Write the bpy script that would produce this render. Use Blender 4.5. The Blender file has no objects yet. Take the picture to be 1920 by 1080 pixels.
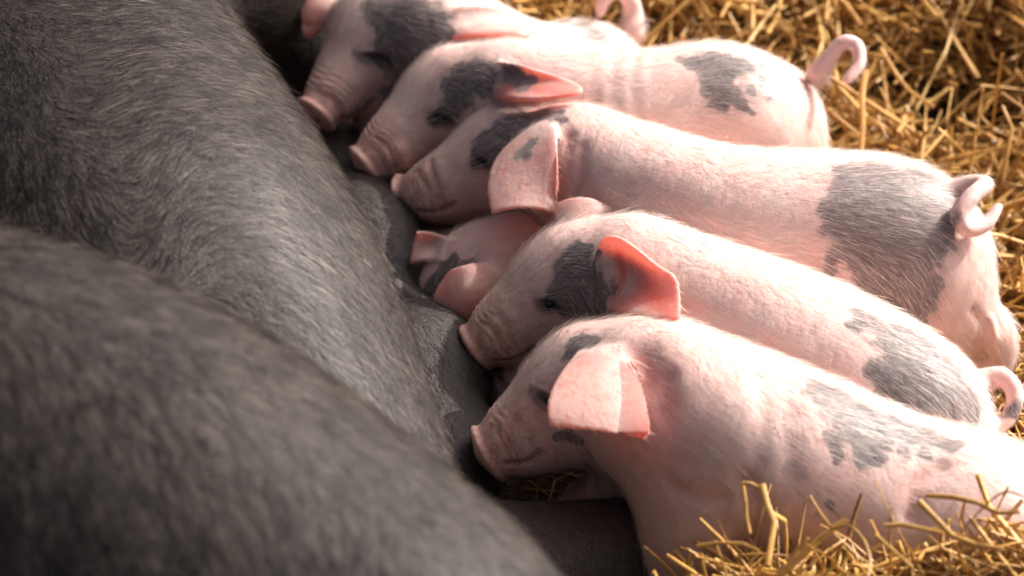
import bpy, math, random
import numpy as np
from mathutils import Vector
from mathutils.bvhtree import BVHTree

PREVIEW = ''
H_PIG = 0.0021 if PREVIEW else 0.0017
H_SOW = 0.008 if PREVIEW else 0.0048
rng = np.random.default_rng(7)
random.seed(7)
sc = bpy.context.scene
C = sc.collection

# ------------------------------------------------------------------ camera, world, sun, exposure
LENS, PITCH, DIST = 79.0, math.radians(35.0), 1.75
FWD = np.array([0, math.cos(PITCH), -math.sin(PITCH)])
RIGHT = np.array([1.0, 0, 0])
UP = np.array([0, math.sin(PITCH), math.cos(PITCH)])
CAM = np.array([0, 0, 0.12]) - DIST * FWD
cd = bpy.data.cameras.new('camera'); cam = bpy.data.objects.new('camera', cd); C.objects.link(cam)
cam.location = CAM; cam.rotation_euler = (math.pi / 2 - PITCH, 0, 0)
cd.lens = LENS; cd.sensor_width = 36; cd.clip_start = 0.05; cd.clip_end = 200
cd.dof.use_dof = True; cd.dof.focus_distance = 1.66; cd.dof.aperture_fstop = 4.6
sc.camera = cam
SUN = Vector((0.63, 0.38, 0.59)).normalized()
w = bpy.data.worlds.new('World'); sc.world = w; w.use_nodes = True
nt = w.node_tree; sky = nt.nodes.new('ShaderNodeTexSky'); sky.sky_type = 'NISHITA'; sky.sun_disc = False
sky.sun_elevation = math.asin(SUN.z); sky.sun_rotation = math.atan2(SUN.x, SUN.y); sky.air_density = 0.15; sky.dust_density = 6.0; sky.ozone_density = 0.3
bg = nt.nodes['Background']; nt.links.new(sky.outputs[0], bg.inputs[0]); bg.inputs[1].default_value = 0.15
sl = bpy.data.lights.new('sun', 'SUN'); sl.energy = 3.8; sl.angle = math.radians(0.5); sl.color = (1.0, 0.93, 0.85)
so = bpy.data.objects.new('sun', sl); C.objects.link(so); so.rotation_euler = SUN.to_track_quat('Z', 'Y').to_euler()
sc.view_settings.view_transform = 'Standard'; sc.view_settings.look = 'None'
sc.view_settings.exposure = 0.84; sc.view_settings.gamma = 1.0; sc.view_settings.use_curve_mapping = False
try:
    sc.cycles.max_bounces = 8; sc.cycles.transparent_max_bounces = 6
except Exception:
    pass

# ------------------------------------------------------------------ where a line of sight meets a height or a distance
KPX = 36.0 / LENS / 1920.0
def ray(px, py):
    return FWD + RIGHT * (px - 960) * KPX + UP * (540 - py) * KPX
def W(px, py, z):
    d = ray(px, py); return CAM + d * ((z - CAM[2]) / d[2])
def D(px, py, t):
    return CAM + ray(px, py) * t
def depth(p):
    return float((np.asarray(p) - CAM) @ FWD)
def project(P):
    q = P - CAM; t = q @ FWD
    return 960 + (q @ RIGHT) / t / KPX, 540 - (q @ UP) / t / KPX, t

# ------------------------------------------------------------------ distance fields
def smin(a, b, k):
    h = np.maximum(k - np.abs(a - b), 0) / k
    return np.minimum(a, b) - h * h * k * 0.25
def seg(p, a, b, ra, rb):
    a = np.asarray(a, np.float32); b = np.asarray(b, np.float32)
    ab = b - a; q = p - a
    h = np.clip(q @ ab / max(float(ab @ ab), 1e-9), 0, 1)
    return np.sqrt(((q - h[:, None] * ab) ** 2).sum(1)) - (ra + (rb - ra) * h)
def catmull(pts, sub):
    pts = np.asarray(pts, float)
    P = np.vstack([2 * pts[0] - pts[1], pts, 2 * pts[-1] - pts[-2]]); out = []
    for i in range(1, len(P) - 2):
        for s in range(sub):
            t = s / sub
            p0, p1, p2, p3 = P[i - 1], P[i], P[i + 1], P[i + 2]
            out.append(0.5 * (2 * p1 + (p2 - p0) * t + (2 * p0 - 5 * p1 + 4 * p2 - p3) * t * t + (3 * p1 - p0 - 3 * p2 + p3) * t ** 3))
    out.append(P[-2]); return np.array(out)
class Chain:
    def __init__(self, nodes, k_in=0.006, k=0.015, sub=3):     # nodes: (xyz, radius)
        a = np.array([[*n[0], n[1]] for n in nodes], float)
        c = catmull(a, sub) if len(a) > 2 and sub > 1 else a
        self.c, self.k_in, self.k = c.astype(np.float32), k_in, k
    def bounds(self):
        return (self.c[:, :3] - self.c[:, 3:]).min(0), (self.c[:, :3] + self.c[:, 3:]).max(0)
    def __call__(self, p):
        d = None
        for i in range(len(self.c) - 1):
            e = seg(p, self.c[i, :3], self.c[i + 1, :3], self.c[i, 3], self.c[i + 1, 3])
            d = e if d is None else smin(d, e, self.k_in)
        return d
class Ball:                                               # ellipsoid with its own axes
    def __init__(self, c, axes, radii, k=0.015):
        self.c = np.asarray(c, np.float32); self.A = np.asarray(axes, np.float32); self.r = np.asarray(radii, np.float32); self.k = k
    def bounds(self):
        m = self.r.max(); return self.c - m, self.c + m
    def __call__(self, p):
        q = (p - self.c) @ self.A.T
        k0 = np.sqrt(((q / self.r) ** 2).sum(1)); k1 = np.sqrt(((q / self.r ** 2) ** 2).sum(1))
        return k0 * (k0 - 1) / np.maximum(k1, 1e-6)
class Sheet:                                              # a curved flap with thickness (an ear)
    def __init__(self, grid, th_base, th_tip, k=0.006):
        g = np.asarray(grid, float); n = 21               # 3 rows (base..tip) x 3 columns, smooth through all nine
        def lag(t): return np.stack([2 * (t - .5) * (t - 1), -4 * t * (t - 1), 2 * t * (t - .5)], -1)
        t = np.linspace(0, 1, n); L = lag(t)
        S = np.einsum('vi,uj,ijk->vuk', L, L, g)
        self.v = S.reshape(-1, 3); self.n = n
        self.th = np.repeat(th_base + (th_tip - th_base) * t, n)
        f = []
        for i in range(n - 1):
            for j in range(n - 1):
                f.append((i * n + j, i * n + j + 1, (i + 1) * n + j + 1)); f.append((i * n + j, (i + 1) * n + j + 1, (i + 1) * n + j))
        self.f = f; self.bvh = BVHTree.FromPolygons([tuple(v) for v in self.v], f); self.k = k
    def bounds(self):
        return self.v.min(0) - 0.004, self.v.max(0) + 0.004
    def raw(self, p, pad):
        lo, hi = self.v.min(0) - pad, self.v.max(0) + pad
        d = np.full(len(p), pad, np.float32); thk = np.zeros(len(p), np.float32)
        idx = np.nonzero(((p > lo) & (p < hi)).all(1))[0]
        fn = self.bvh.find_nearest
        for i in idx:
            co, no, fi, ds = fn(p[i].tolist(), pad)
            if co is not None:
                d[i] = ds; thk[i] = self.th[self.f[fi][0]]
        return d, thk
    def __call__(self, p):
        lo, hi = self.v.min(0), self.v.max(0)
        box = np.sqrt((np.maximum(np.maximum(lo - p, p - hi), 0) ** 2).sum(1)).astype(np.float32)
        d, thk = self.raw(p, 0.012); return np.maximum(d, box) - thk

def field(prims):
    def f(p):
        d = None
        for pr in prims:
            e = pr(p); d = e if d is None else smin(d, e, pr.k)
        return d
    return f

def surface(fn, lo, hi, h, smooth=2):
    """Mesh the zero level of fn inside the box, evaluating only the blocks the surface passes through."""
    B = 8
    lo = np.asarray(lo, float) - 3 * h; hi = np.asarray(hi, float) + 3 * h
    nb = np.ceil((hi - lo) / (h * B)).astype(int); n = nb * B + 1
    F = np.full(n, 9.0, np.float32)
    gc = np.stack(np.meshgrid(*[np.arange(m) for m in nb], indexing='ij'), -1).reshape(-1, 3)
    cen = (lo + (gc + 0.5) * B * h).astype(np.float32)
    dc = fn(cen)
    far = dc > 0
    act = gc[np.abs(dc) < h * B * 1.15]
    ins = gc[(dc <= -h * B * 1.15)]
    for a in ins:
        F[a[0]*B:a[0]*B+B+1, a[1]*B:a[1]*B+B+1, a[2]*B:a[2]*B+B+1] = -9
    o = np.stack(np.meshgrid(*[np.arange(B + 1)] * 3, indexing='ij'), -1).reshape(-1, 3)
    CH = 1200
    for s in range(0, len(act), CH):
        ii = (act[s:s + CH, None, :] * B + o[None]).reshape(-1, 3)
        F[ii[:, 0], ii[:, 1], ii[:, 2]] = fn((lo + ii * h).astype(np.float32))
    inside = F < 0
    cnt = np.zeros(n - 1, np.int8)
    offs = [(i, j, k) for i in (0, 1) for j in (0, 1) for k in (0, 1)]
    for i, j, k in offs:
        cnt += inside[i:n[0]-1+i, j:n[1]-1+j, k:n[2]-1+k]
    cells = np.argwhere((cnt > 0) & (cnt < 8))
    vid = np.full(n - 1, -1, np.int32); vid[cells[:, 0], cells[:, 1], cells[:, 2]] = np.arange(len(cells))
    val = np.stack([F[cells[:, 0]+i, cells[:, 1]+j, cells[:, 2]+k] for i, j, k in offs], 1)
    acc = np.zeros((len(cells), 3)); num = np.zeros(len(cells))
    oa = np.array(offs, float)
    for a in range(8):
        for b in range(a + 1, 8):
            if np.abs(oa[a] - oa[b]).sum() != 1: continue
            m = (val[:, a] < 0) != (val[:, b] < 0)
            t = np.where(m, val[:, a] / np.where(m, val[:, a] - val[:, b], 1), 0)
            acc += m[:, None] * (oa[a] + t[:, None] * (oa[b] - oa[a])); num += m
    V = lo + (cells + acc / num[:, None]) * h
    quads = []
    for ax in range(3):
        u, v = (ax + 1) % 3, (ax + 2) % 3
        sl0 = [slice(None)] * 3; sl1 = [slice(None)] * 3
        sl0[ax] = slice(0, -1); sl1[ax] = slice(1, None)
        e = np.argwhere(inside[tuple(sl0)] != inside[tuple(sl1)])
        e = e[(e[:, u] > 0) & (e[:, v] > 0) & (e[:, u] < n[u] - 1) & (e[:, v] < n[v] - 1)]
        s = inside[e[:, 0], e[:, 1], e[:, 2]]
        du = np.zeros(3, int); du[u] = 1; dv = np.zeros(3, int); dv[v] = 1
        q = [vid[tuple((e - x).T)] for x in (du + dv, dv, np.zeros(3, int), du)]
        q = np.stack(q, 1); q[~s] = q[~s][:, ::-1]
        quads.append(q)
    Q = np.vstack(quads); Q = Q[(Q >= 0).all(1)]
    for _ in range(smooth):
        E = np.vstack([Q[:, [0, 1]], Q[:, [1, 2]], Q[:, [2, 3]], Q[:, [3, 0]]])
        c = np.bincount(E.ravel(), minlength=len(V)).astype(float)
        S = np.zeros_like(V)
        for k in range(3):
            S[:, k] = np.bincount(E[:, 0], V[E[:, 1], k], len(V)) + np.bincount(E[:, 1], V[E[:, 0], k], len(V))
        V = V * 0.5 + 0.5 * S / np.maximum(c, 1)[:, None]
    return V, Q

def make_mesh(name, V, Q, mats, attrs={}):
    me = bpy.data.meshes.new(name)
    me.vertices.add(len(V)); me.vertices.foreach_set('co', np.asarray(V, np.float32).ravel())
    k = Q.shape[1]
    me.loops.add(Q.size); me.loops.foreach_set('vertex_index', Q.astype(np.int32).ravel())
    me.polygons.add(len(Q)); me.polygons.foreach_set('loop_start', np.arange(0, Q.size, k, dtype=np.int32))
    me.polygons.foreach_set('use_smooth', np.ones(len(Q), bool))
    me.update(calc_edges=True); me.validate()
    for m in mats: me.materials.append(m)
    for a, v in attrs.items():
        v = np.asarray(v, np.float32)
        at = me.attributes.new(a, 'FLOAT' if v.ndim == 1 else 'FLOAT_VECTOR', 'POINT')
        at.data.foreach_set('value' if v.ndim == 1 else 'vector', v.ravel())
    return me
def normals(V, Q):
    t = np.cross(V[Q[:, 2]] - V[Q[:, 0]], V[Q[:, 3]] - V[Q[:, 1]])
    N = np.zeros_like(V)
    for c in range(4):
        for k in range(3): N[:, k] += np.bincount(Q[:, c], t[:, k], len(V))
    return N / np.maximum(np.linalg.norm(N, axis=1), 1e-12)[:, None]
def obj(name, me, parent=None, **props):
    o = bpy.data.objects.new(name, me); C.objects.link(o)
    if parent is not None: o.parent = parent
    for k, v in props.items(): o[k] = v
    return o

class Picker:                                             # the surface point seen under a place in the photograph
    def __init__(self, V):
        self.V = V; self.x, self.y, self.t = project(V)
    def __call__(self, px, py, r=7):
        for rr in (r, 2 * r, 5 * r, 14 * r):
            m = (self.x - px) ** 2 + (self.y - py) ** 2 < rr * rr
            if m.any():
                i = np.nonzero(m)[0]; return self.V[i[np.argmin(self.t[i])]]
        return W(px, py, 0.1)
def polydist(V, pts):
    d = np.full(len(V), 9.0)
    for a, b in zip(pts[:-1], pts[1:]):
        ab = b - a; h = np.clip((V - a) @ ab / max(ab @ ab, 1e-9), 0, 1)
        d = np.minimum(d, np.linalg.norm(V - a - h[:, None] * ab, axis=1))
    return d

# ------------------------------------------------------------------ materials
def new_mat(name):
    m = bpy.data.materials.new(name); m.use_nodes = True
    return m, m.node_tree, m.node_tree.nodes['Principled BSDF']
def N(nt, typ, **kw):
    n = nt.nodes.new(typ)
    for k, v in kw.items():
        if k.startswith('i_'): n.inputs[int(k[2:]) if k[2:].isdigit() else k[2:].replace('_', ' ')].default_value = v
        else: setattr(n, k, v)
    return n
def attr(nt, name): return N(nt, 'ShaderNodeAttribute', attribute_name=name)
def noise(nt, vec, scale, detail=4, rough=0.55):
    n = N(nt, 'ShaderNodeTexNoise'); n.inputs['Scale'].default_value = scale; n.inputs['Detail'].default_value = detail
    n.inputs['Roughness'].default_value = rough
    if vec is not None: nt.links.new(vec, n.inputs['Vector'])
    return n.outputs['Fac']
def ramp(nt, fac, stops):
    r = N(nt, 'ShaderNodeValToRGB'); e = r.color_ramp.elements
    while len(e) < len(stops): e.new(0.5)
    for i, (p, c) in enumerate(stops): e[i].position = p; e[i].color = (*c, 1) if len(c) == 3 else c
    nt.links.new(fac, r.inputs[0]); return r.outputs[0]
def mix(nt, fac, a, b, mode='MIX'):
    m = N(nt, 'ShaderNodeMix', data_type='RGBA', blend_type=mode)
    for s, v in ((0, fac), (6, a), (7, b)):
        if isinstance(v, (int, float)): m.inputs[s].default_value = v
        elif isinstance(v, tuple): m.inputs[s].default_value = (*v, 1)
        else: nt.links.new(v, m.inputs[s])
    return m.outputs[2]
def math_(nt, op, a, b=None, c=None, clamp=False):
    m = N(nt, 'ShaderNodeMath', operation=op, use_clamp=clamp)
    for i, v in enumerate((a, b, c)):
        if v is None: continue
        if isinstance(v, (int, float)): m.inputs[i].default_value = v
        else: nt.links.new(v, m.inputs[i])
    return m.outputs[0]
def maprange(nt, v, a, b, c=0., d=1.):
    m = N(nt, 'ShaderNodeMapRange', interpolation_type='SMOOTHSTEP'); nt.links.new(v, m.inputs[0])
    for i, x in enumerate((a, b, c, d)): m.inputs[i + 1].default_value = x
    return m.outputs[0]

def piglet_skin():
    m, nt, b = new_mat('piglet_skin'); L = nt.links.new
    pos = N(nt, 'ShaderNodeNewGeometry').outputs['Position']
    n1 = noise(nt, pos, 28, 3); n2 = noise(nt, pos, 160, 4, 0.65); n3 = noise(nt, pos, 600, 2)
    pink = ramp(nt, n1, [(0.3, (0.78, 0.50, 0.46)), (0.55, (0.82, 0.58, 0.535)), (0.75, (0.84, 0.645, 0.595))])
    pink = mix(nt, math_(nt, 'MULTIPLY', maprange(nt, n2, .5, .75), .12), pink, (0.66, 0.30, 0.25))
    red = attr(nt, 'red').outputs['Fac']
    pink = mix(nt, math_(nt, 'MULTIPLY', red, 1.0, clamp=True), pink, (0.60, 0.17, 0.14))
    pink = mix(nt, math_(nt, 'MULTIPLY', attr(nt, 'ear').outputs['Fac'], math_(nt, 'SUBTRACT', .8, red), clamp=True), pink, (0.86, 0.68, 0.62))
    mot = math_(nt, 'MULTIPLY', attr(nt, 'ear').outputs['Fac'], maprange(nt, noise(nt, pos, 95, 3), .48, .68))
    pink = mix(nt, math_(nt, 'MULTIPLY', mot, .5), pink, (0.74, 0.36, 0.31))
    dirt_shade = attr(nt, 'dirt_shade').outputs['Fac']
    dn = math_(nt, 'MULTIPLY', dirt_shade, maprange(nt, noise(nt, pos, 110, 5, .7), .42, .62))
    pink = mix(nt, math_(nt, 'MULTIPLY', dn, .85), pink, (0.20, 0.085, 0.04))
    pink = mix(nt, math_(nt, 'MULTIPLY', dirt_shade, .55), pink, (0.58, 0.36, 0.26))  # warm tan painted into the skin for the shade on the face
    pm = attr(nt, 'patch').outputs['Fac']
    v = math_(nt, 'ADD', pm, math_(nt, 'MULTIPLY', math_(nt, 'SUBTRACT', noise(nt, pos, 75, 6, .72), .5), 1.15))
    mask = math_(nt, 'MULTIPLY', maprange(nt, v, .25, .58), attr(nt, 'pk').outputs['Fac'])
    grey = ramp(nt, n2, [(0.3, (0.055, 0.057, 0.064)), (0.7, (0.16, 0.163, 0.175))])
    col = mix(nt, math_(nt, 'MULTIPLY', mask, 1.0), pink, grey)
    dk = attr(nt, 'dark').outputs['Fac']
    col = mix(nt, dk, col, (0.018, 0.014, 0.013))
    L(col, b.inputs['Base Color'])
    b.inputs['Roughness'].default_value = 0.52
    b.inputs['Specular IOR Level'].default_value = 0.35
    b.inputs['Subsurface Weight'].default_value = 0.45
    b.inputs['Subsurface Radius'].default_value = (1.0, 0.28, 0.18); b.inputs['Subsurface Scale'].default_value = 0.0045
    bp = N(nt, 'ShaderNodeBump'); bp.inputs['Strength'].default_value = 0.35; bp.inputs['Distance'].default_value = 0.0012
    L(math_(nt, 'ADD', n2, math_(nt, 'MULTIPLY', n3, .5)), bp.inputs['Height']); L(bp.outputs[0], b.inputs['Normal'])
    # thin ear skin lets the sun through
    tr = N(nt, 'ShaderNodeBsdfTranslucent'); tr.inputs[0].default_value = (0.95, 0.42, 0.34, 1)
    ms = N(nt, 'ShaderNodeMixShader'); L(math_(nt, 'MULTIPLY', math_(nt, 'MULTIPLY', attr(nt, 'ear').outputs['Fac'], math_(nt, 'SUBTRACT', 1.0, mask)), 0.5), ms.inputs[0])
    L(b.outputs[0], ms.inputs[1]); L(tr.outputs[0], ms.inputs[2])
    L(ms.outputs[0], nt.nodes['Material Output'].inputs[0])
    return m

def fur_mat(name, light_a, light_b, dark_a, dark_b, dark_share, trans, spec=.4, skew=1.0, mottle=False):
    m, nt, b = new_mat(name); L = nt.links.new
    rnd = attr(nt, 'rnd').outputs['Fac']; pm = attr(nt, 'patch').outputs['Fac']
    la = mix(nt, math_(nt, 'POWER', rnd, skew), light_a, light_b); da = mix(nt, math_(nt, 'FRACT', math_(nt, 'MULTIPLY', rnd, 7.3)), dark_a, dark_b)
    isd = math_(nt, 'MULTIPLY', math_(nt, 'MULTIPLY', maprange(nt, pm, .2, .6), attr(nt, 'pk').outputs['Fac']), math_(nt, 'LESS_THAN', math_(nt, 'FRACT', math_(nt, 'MULTIPLY', rnd, 13.7)), dark_share))
    col = mix(nt, isd, la, da)
    if mottle:                                                     # some tufts pale-tipped, some black
        pos = N(nt, 'ShaderNodeNewGeometry').outputs['Position']
        col = mix(nt, math_(nt, 'MULTIPLY', maprange(nt, noise(nt, pos, 55, 4, .6), .46, .60), .8), col, (0.006, 0.005, 0.005))
    L(col, b.inputs['Base Color']); b.inputs['Roughness'].default_value = 0.42; b.inputs['Specular IOR Level'].default_value = spec
    L(attr(nt, 'sn').outputs['Vector'], b.inputs['Normal'])
    tr = N(nt, 'ShaderNodeBsdfTranslucent'); L(col, tr.inputs[0])
    ms = N(nt, 'ShaderNodeMixShader'); ms.inputs[0].default_value = trans
    L(b.outputs[0], ms.inputs[1]); L(tr.outputs[0], ms.inputs[2]); L(ms.outputs[0], nt.nodes['Material Output'].inputs[0])
    return m

def sow_skin():
    m, nt, b = new_mat('sow_skin'); L = nt.links.new
    pos = N(nt, 'ShaderNodeNewGeometry').outputs['Position']
    n1 = noise(nt, pos, 9, 4); n2 = noise(nt, pos, 90, 5, .7); n3 = noise(nt, pos, 420, 3, .7)
    col = ramp(nt, n1, [(0.3, (0.018, 0.014, 0.0125)), (0.55, (0.032, 0.025, 0.022)), (0.75, (0.060, 0.046, 0.039))])
    col = mix(nt, maprange(nt, n2, .45, .7), col, (0.030, 0.026, 0.025))
    col = mix(nt, math_(nt, 'MULTIPLY', maprange(nt, n3, .55, .7), .5), col, (0.11, 0.088, 0.074))
    L(col, b.inputs['Base Color']); b.inputs['Roughness'].default_value = .6
    bp = N(nt, 'ShaderNodeBump'); bp.inputs['Strength'].default_value = 0.6; bp.inputs['Distance'].default_value = 0.002
    L(math_(nt, 'ADD', n2, n3), bp.inputs['Height']); L(bp.outputs[0], b.inputs['Normal'])
    return m
def straw_mat():
    m, nt, b = new_mat('straw'); L = nt.links.new
    c = attr(nt, 'tone').outputs['Fac']; pos = N(nt, 'ShaderNodeNewGeometry').outputs['Position']
    col = ramp(nt, c, [(0.0, (0.17, 0.085, 0.025)), (0.35, (0.42, 0.205, 0.045)), (0.7, (0.72, 0.41, 0.095)), (1.0, (0.84, 0.58, 0.21))])
    col = mix(nt, math_(nt, 'MULTIPLY', maprange(nt, noise(nt, pos, 240, 3), .5, .7), .45), col, (0.24, 0.12, 0.035))
    cb = N(nt, 'ShaderNodeCombineXYZ'); L(math_(nt, 'MULTIPLY', attr(nt, 'ac').outputs['Fac'], 3.0), cb.inputs[0]); L(math_(nt, 'MULTIPLY', c, 80.0), cb.inputs[1]); L(math_(nt, 'MULTIPLY', attr(nt, 'al').outputs['Fac'], 2.5), cb.inputs[2])
    st = noise(nt, cb.outputs[0], 1.6, 5, .75)
    col = mix(nt, math_(nt, 'MULTIPLY', maprange(nt, st, .46, .62), .6), col, (0.82, 0.55, 0.21))
    col = mix(nt, math_(nt, 'MULTIPLY', maprange(nt, st, .46, .36), .6), col, (0.25, 0.12, 0.03))
    L(col, b.inputs['Base Color']); b.inputs['Roughness'].default_value = .36; b.inputs['Specular IOR Level'].default_value = .55
    tr = N(nt, 'ShaderNodeBsdfTranslucent'); L(col, tr.inputs[0])
    ms = N(nt, 'ShaderNodeMixShader'); ms.inputs[0].default_value = .22
    L(b.outputs[0], ms.inputs[1]); L(tr.outputs[0], ms.inputs[2]); L(ms.outputs[0], nt.nodes['Material Output'].inputs[0])
    return m
def soil_mat():
    m, nt, b = new_mat('soil'); L = nt.links.new
    pos = N(nt, 'ShaderNodeNewGeometry').outputs['Position']
    n1 = noise(nt, pos, 60, 6, .7)
    L(ramp(nt, n1, [(0.3, (0.025, 0.014, 0.008)), (0.6, (0.085, 0.045, 0.02)), (0.8, (0.19, 0.10, 0.04))]), b.inputs['Base Color'])
    b.inputs['Roughness'].default_value = .9
    bp = N(nt, 'ShaderNodeBump'); bp.inputs['Distance'].default_value = .006; L(n1, bp.inputs['Height']); L(bp.outputs[0], b.inputs['Normal'])
    return m
def plain(name, col, rough, spec=.5):
    m, nt, b = new_mat(name); b.inputs['Base Color'].default_value = (*col, 1); b.inputs['Roughness'].default_value = rough
    b.inputs['Specular IOR Level'].default_value = spec
    return m
SKIN, SOW = piglet_skin(), sow_skin()
PFUR = fur_mat('piglet_fur', (0.80, 0.62, 0.55), (0.90, 0.77, 0.70), (0.025, 0.025, 0.028), (0.24, 0.24, 0.245), 0.58, 0.25)
SFUR = fur_mat('sow_bristle', (0.006, 0.005, 0.0045), (0.225, 0.186, 0.162), (0.02, 0.02, 0.02), (0.3, 0.25, 0.2), 0.0, 0.1, .18, 3.6, True)
STRAW, SOIL = straw_mat(), soil_mat()
EYE = plain('eye_black', (0.008, 0.006, 0.006), 0.08, .6)
TEAT = SOW

# ------------------------------------------------------------------ fur grown on the body's own mesh (real short ribbons, joined to the body)
def fur_group(name, mat, layers):
    g = bpy.data.node_groups.new(name, 'GeometryNodeTree')
    g.interface.new_socket('Geometry', in_out='INPUT', socket_type='NodeSocketGeometry')
    g.interface.new_socket('Geometry', in_out='OUTPUT', socket_type='NodeSocketGeometry')
    L = g.links.new
    def n(t, **kw):
        x = g.nodes.new(t)
        for k, v in kw.items(): setattr(x, k, v)
        return x
    gi, go = n('NodeGroupInput'), n('NodeGroupOutput')
    def named(a, t='FLOAT'):
        x = n('GeometryNodeInputNamedAttribute', data_type=t); x.inputs['Name'].default_value = a; return x.outputs[0]
    def rv(kind, lo, hi, seed):
        x = n('FunctionNodeRandomValue', data_type=kind)
        if kind == 'FLOAT': x.inputs[2].default_value, x.inputs[3].default_value = lo, hi
        else: x.inputs[0].default_value, x.inputs[1].default_value = lo, hi
        x.inputs['Seed'].default_value = seed
        return x.outputs[1] if kind == 'FLOAT' else x.outputs[0]
    def vm(op, a, b=None, scale=None):
        x = n('ShaderNodeVectorMath', operation=op)
        for i, s in enumerate((a, b)):
            if s is None: continue
            if isinstance(s, tuple): x.inputs[i].default_value = s
            else: L(s, x.inputs[i])
        if scale is not None: x.inputs['Scale'].default_value = scale
        return x.outputs[0]
    def mt(op, a, b):
        x = n('ShaderNodeMath', operation=op)
        for i, s in enumerate((a, b)):
            if isinstance(s, (int, float)): x.inputs[i].default_value = s
            else: L(s, x.inputs[i])
        return x.outputs[0]
    out = []
    for den, length, width, lift, wild in layers:
        dist = n('GeometryNodeDistributePointsOnFaces', distribute_method='RANDOM')
        L(gi.outputs[0], dist.inputs['Mesh']); L(mt('MULTIPLY', named('furden'), den), dist.inputs['Density']); dist.inputs['Seed'].default_value = 3
        pts = dist.outputs['Points']; nor = dist.outputs['Normal']
        def store(geo, nm, val, t):
            x = n('GeometryNodeStoreNamedAttribute', data_type=t, domain='POINT'); x.inputs['Name'].default_value = nm
            L(geo, x.inputs['Geometry']); L(val, x.inputs['Value']); return x.outputs[0]
        pts = store(pts, 'sn', nor, 'FLOAT_VECTOR')
        pts = store(pts, 'rnd', rv('FLOAT', 0, 1, 11), 'FLOAT')
        # ribbon: a strip lying along +Z, its flat side facing +X
        grid = n('GeometryNodeMeshGrid'); grid.inputs['Size X'].default_value = 1; grid.inputs['Size Y'].default_value = 1
        grid.inputs['Vertices X'].default_value = 4; grid.inputs['Vertices Y'].default_value = 2
        p = n('GeometryNodeInputPosition'); sp = n('ShaderNodeSeparateXYZ'); L(p.outputs[0], sp.inputs[0])
        t = mt('ADD', sp.outputs[0], .5)
        taper = mt('SUBTRACT', 1.0, mt('MULTIPLY', mt('POWER', t, 2.0), .85))
        xx = mt('MULTIPLY', mt('SUBTRACT', mt('POWER', t, 0.6), mt('MULTIPLY', mt('POWER', t, 2.5), .55)), lift)
        yy = mt('MULTIPLY', mt('MULTIPLY', sp.outputs[1], taper), width)
        cx = n('ShaderNodeCombineXYZ'); L(xx, cx.inputs[0]); L(yy, cx.inputs[1]); L(t, cx.inputs[2])
        setp = n('GeometryNodeSetPosition'); L(grid.outputs[0], setp.inputs[0]); L(cx.outputs[0], setp.inputs['Position'])
        sm = n('GeometryNodeSetMaterial'); sm.inputs['Material'].default_value = mat; L(setp.outputs[0], sm.inputs[0])
        rot = n('FunctionNodeAxesToRotation', primary_axis='Z', secondary_axis='X')
        dirv = vm('ADD', named('comb', 'FLOAT_VECTOR'), vm('SCALE', rv('FLOAT_VECTOR', (-1, -1, -1), (1, 1, 1), 5), None, wild))
        sec = vm('ADD', nor, vm('SCALE', rv('FLOAT_VECTOR', (-1, -1, -1), (1, 1, 1), 8), None, .55))
        L(dirv, rot.inputs[0]); L(sec, rot.inputs[1])
        inst = n('GeometryNodeInstanceOnPoints'); L(pts, inst.inputs['Points']); L(sm.outputs[0], inst.inputs['Instance']); L(rot.outputs[0], inst.inputs['Rotation'])
        ln = mt('MULTIPLY', mt('MULTIPLY', named('furlen'), length), rv('FLOAT', .55, 1.3, 9))
        cs = n('ShaderNodeCombineXYZ'); L(ln, cs.inputs[0]); cs.inputs[1].default_value = 1; L(ln, cs.inputs[2]); L(cs.outputs[0], inst.inputs['Scale'])
        re = n('GeometryNodeRealizeInstances'); L(inst.outputs[0], re.inputs[0])
        out.append(re.outputs[0])
    j = n('GeometryNodeJoinGeometry'); [L(r, j.inputs[0]) for r in out]; L(gi.outputs[0], j.inputs[0]); L(j.outputs[0], go.inputs[0])
    return g
GP = fur_group('piglet_fur_growth', PFUR, [(1.0, 1.0, .00021, .20, .17), (.06, 1.7, .00038, .16, .10)])
GS = fur_group('sow_bristle_growth', SFUR, [(1.2, .8, .00024, .22, .28), (.13, 1.45, .00042, .15, .20)])
def grow(o, g):
    if PREVIEW in ('1', '2'): return
    md = o.modifiers.new('fur', 'NODES'); md.node_group = g

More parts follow.
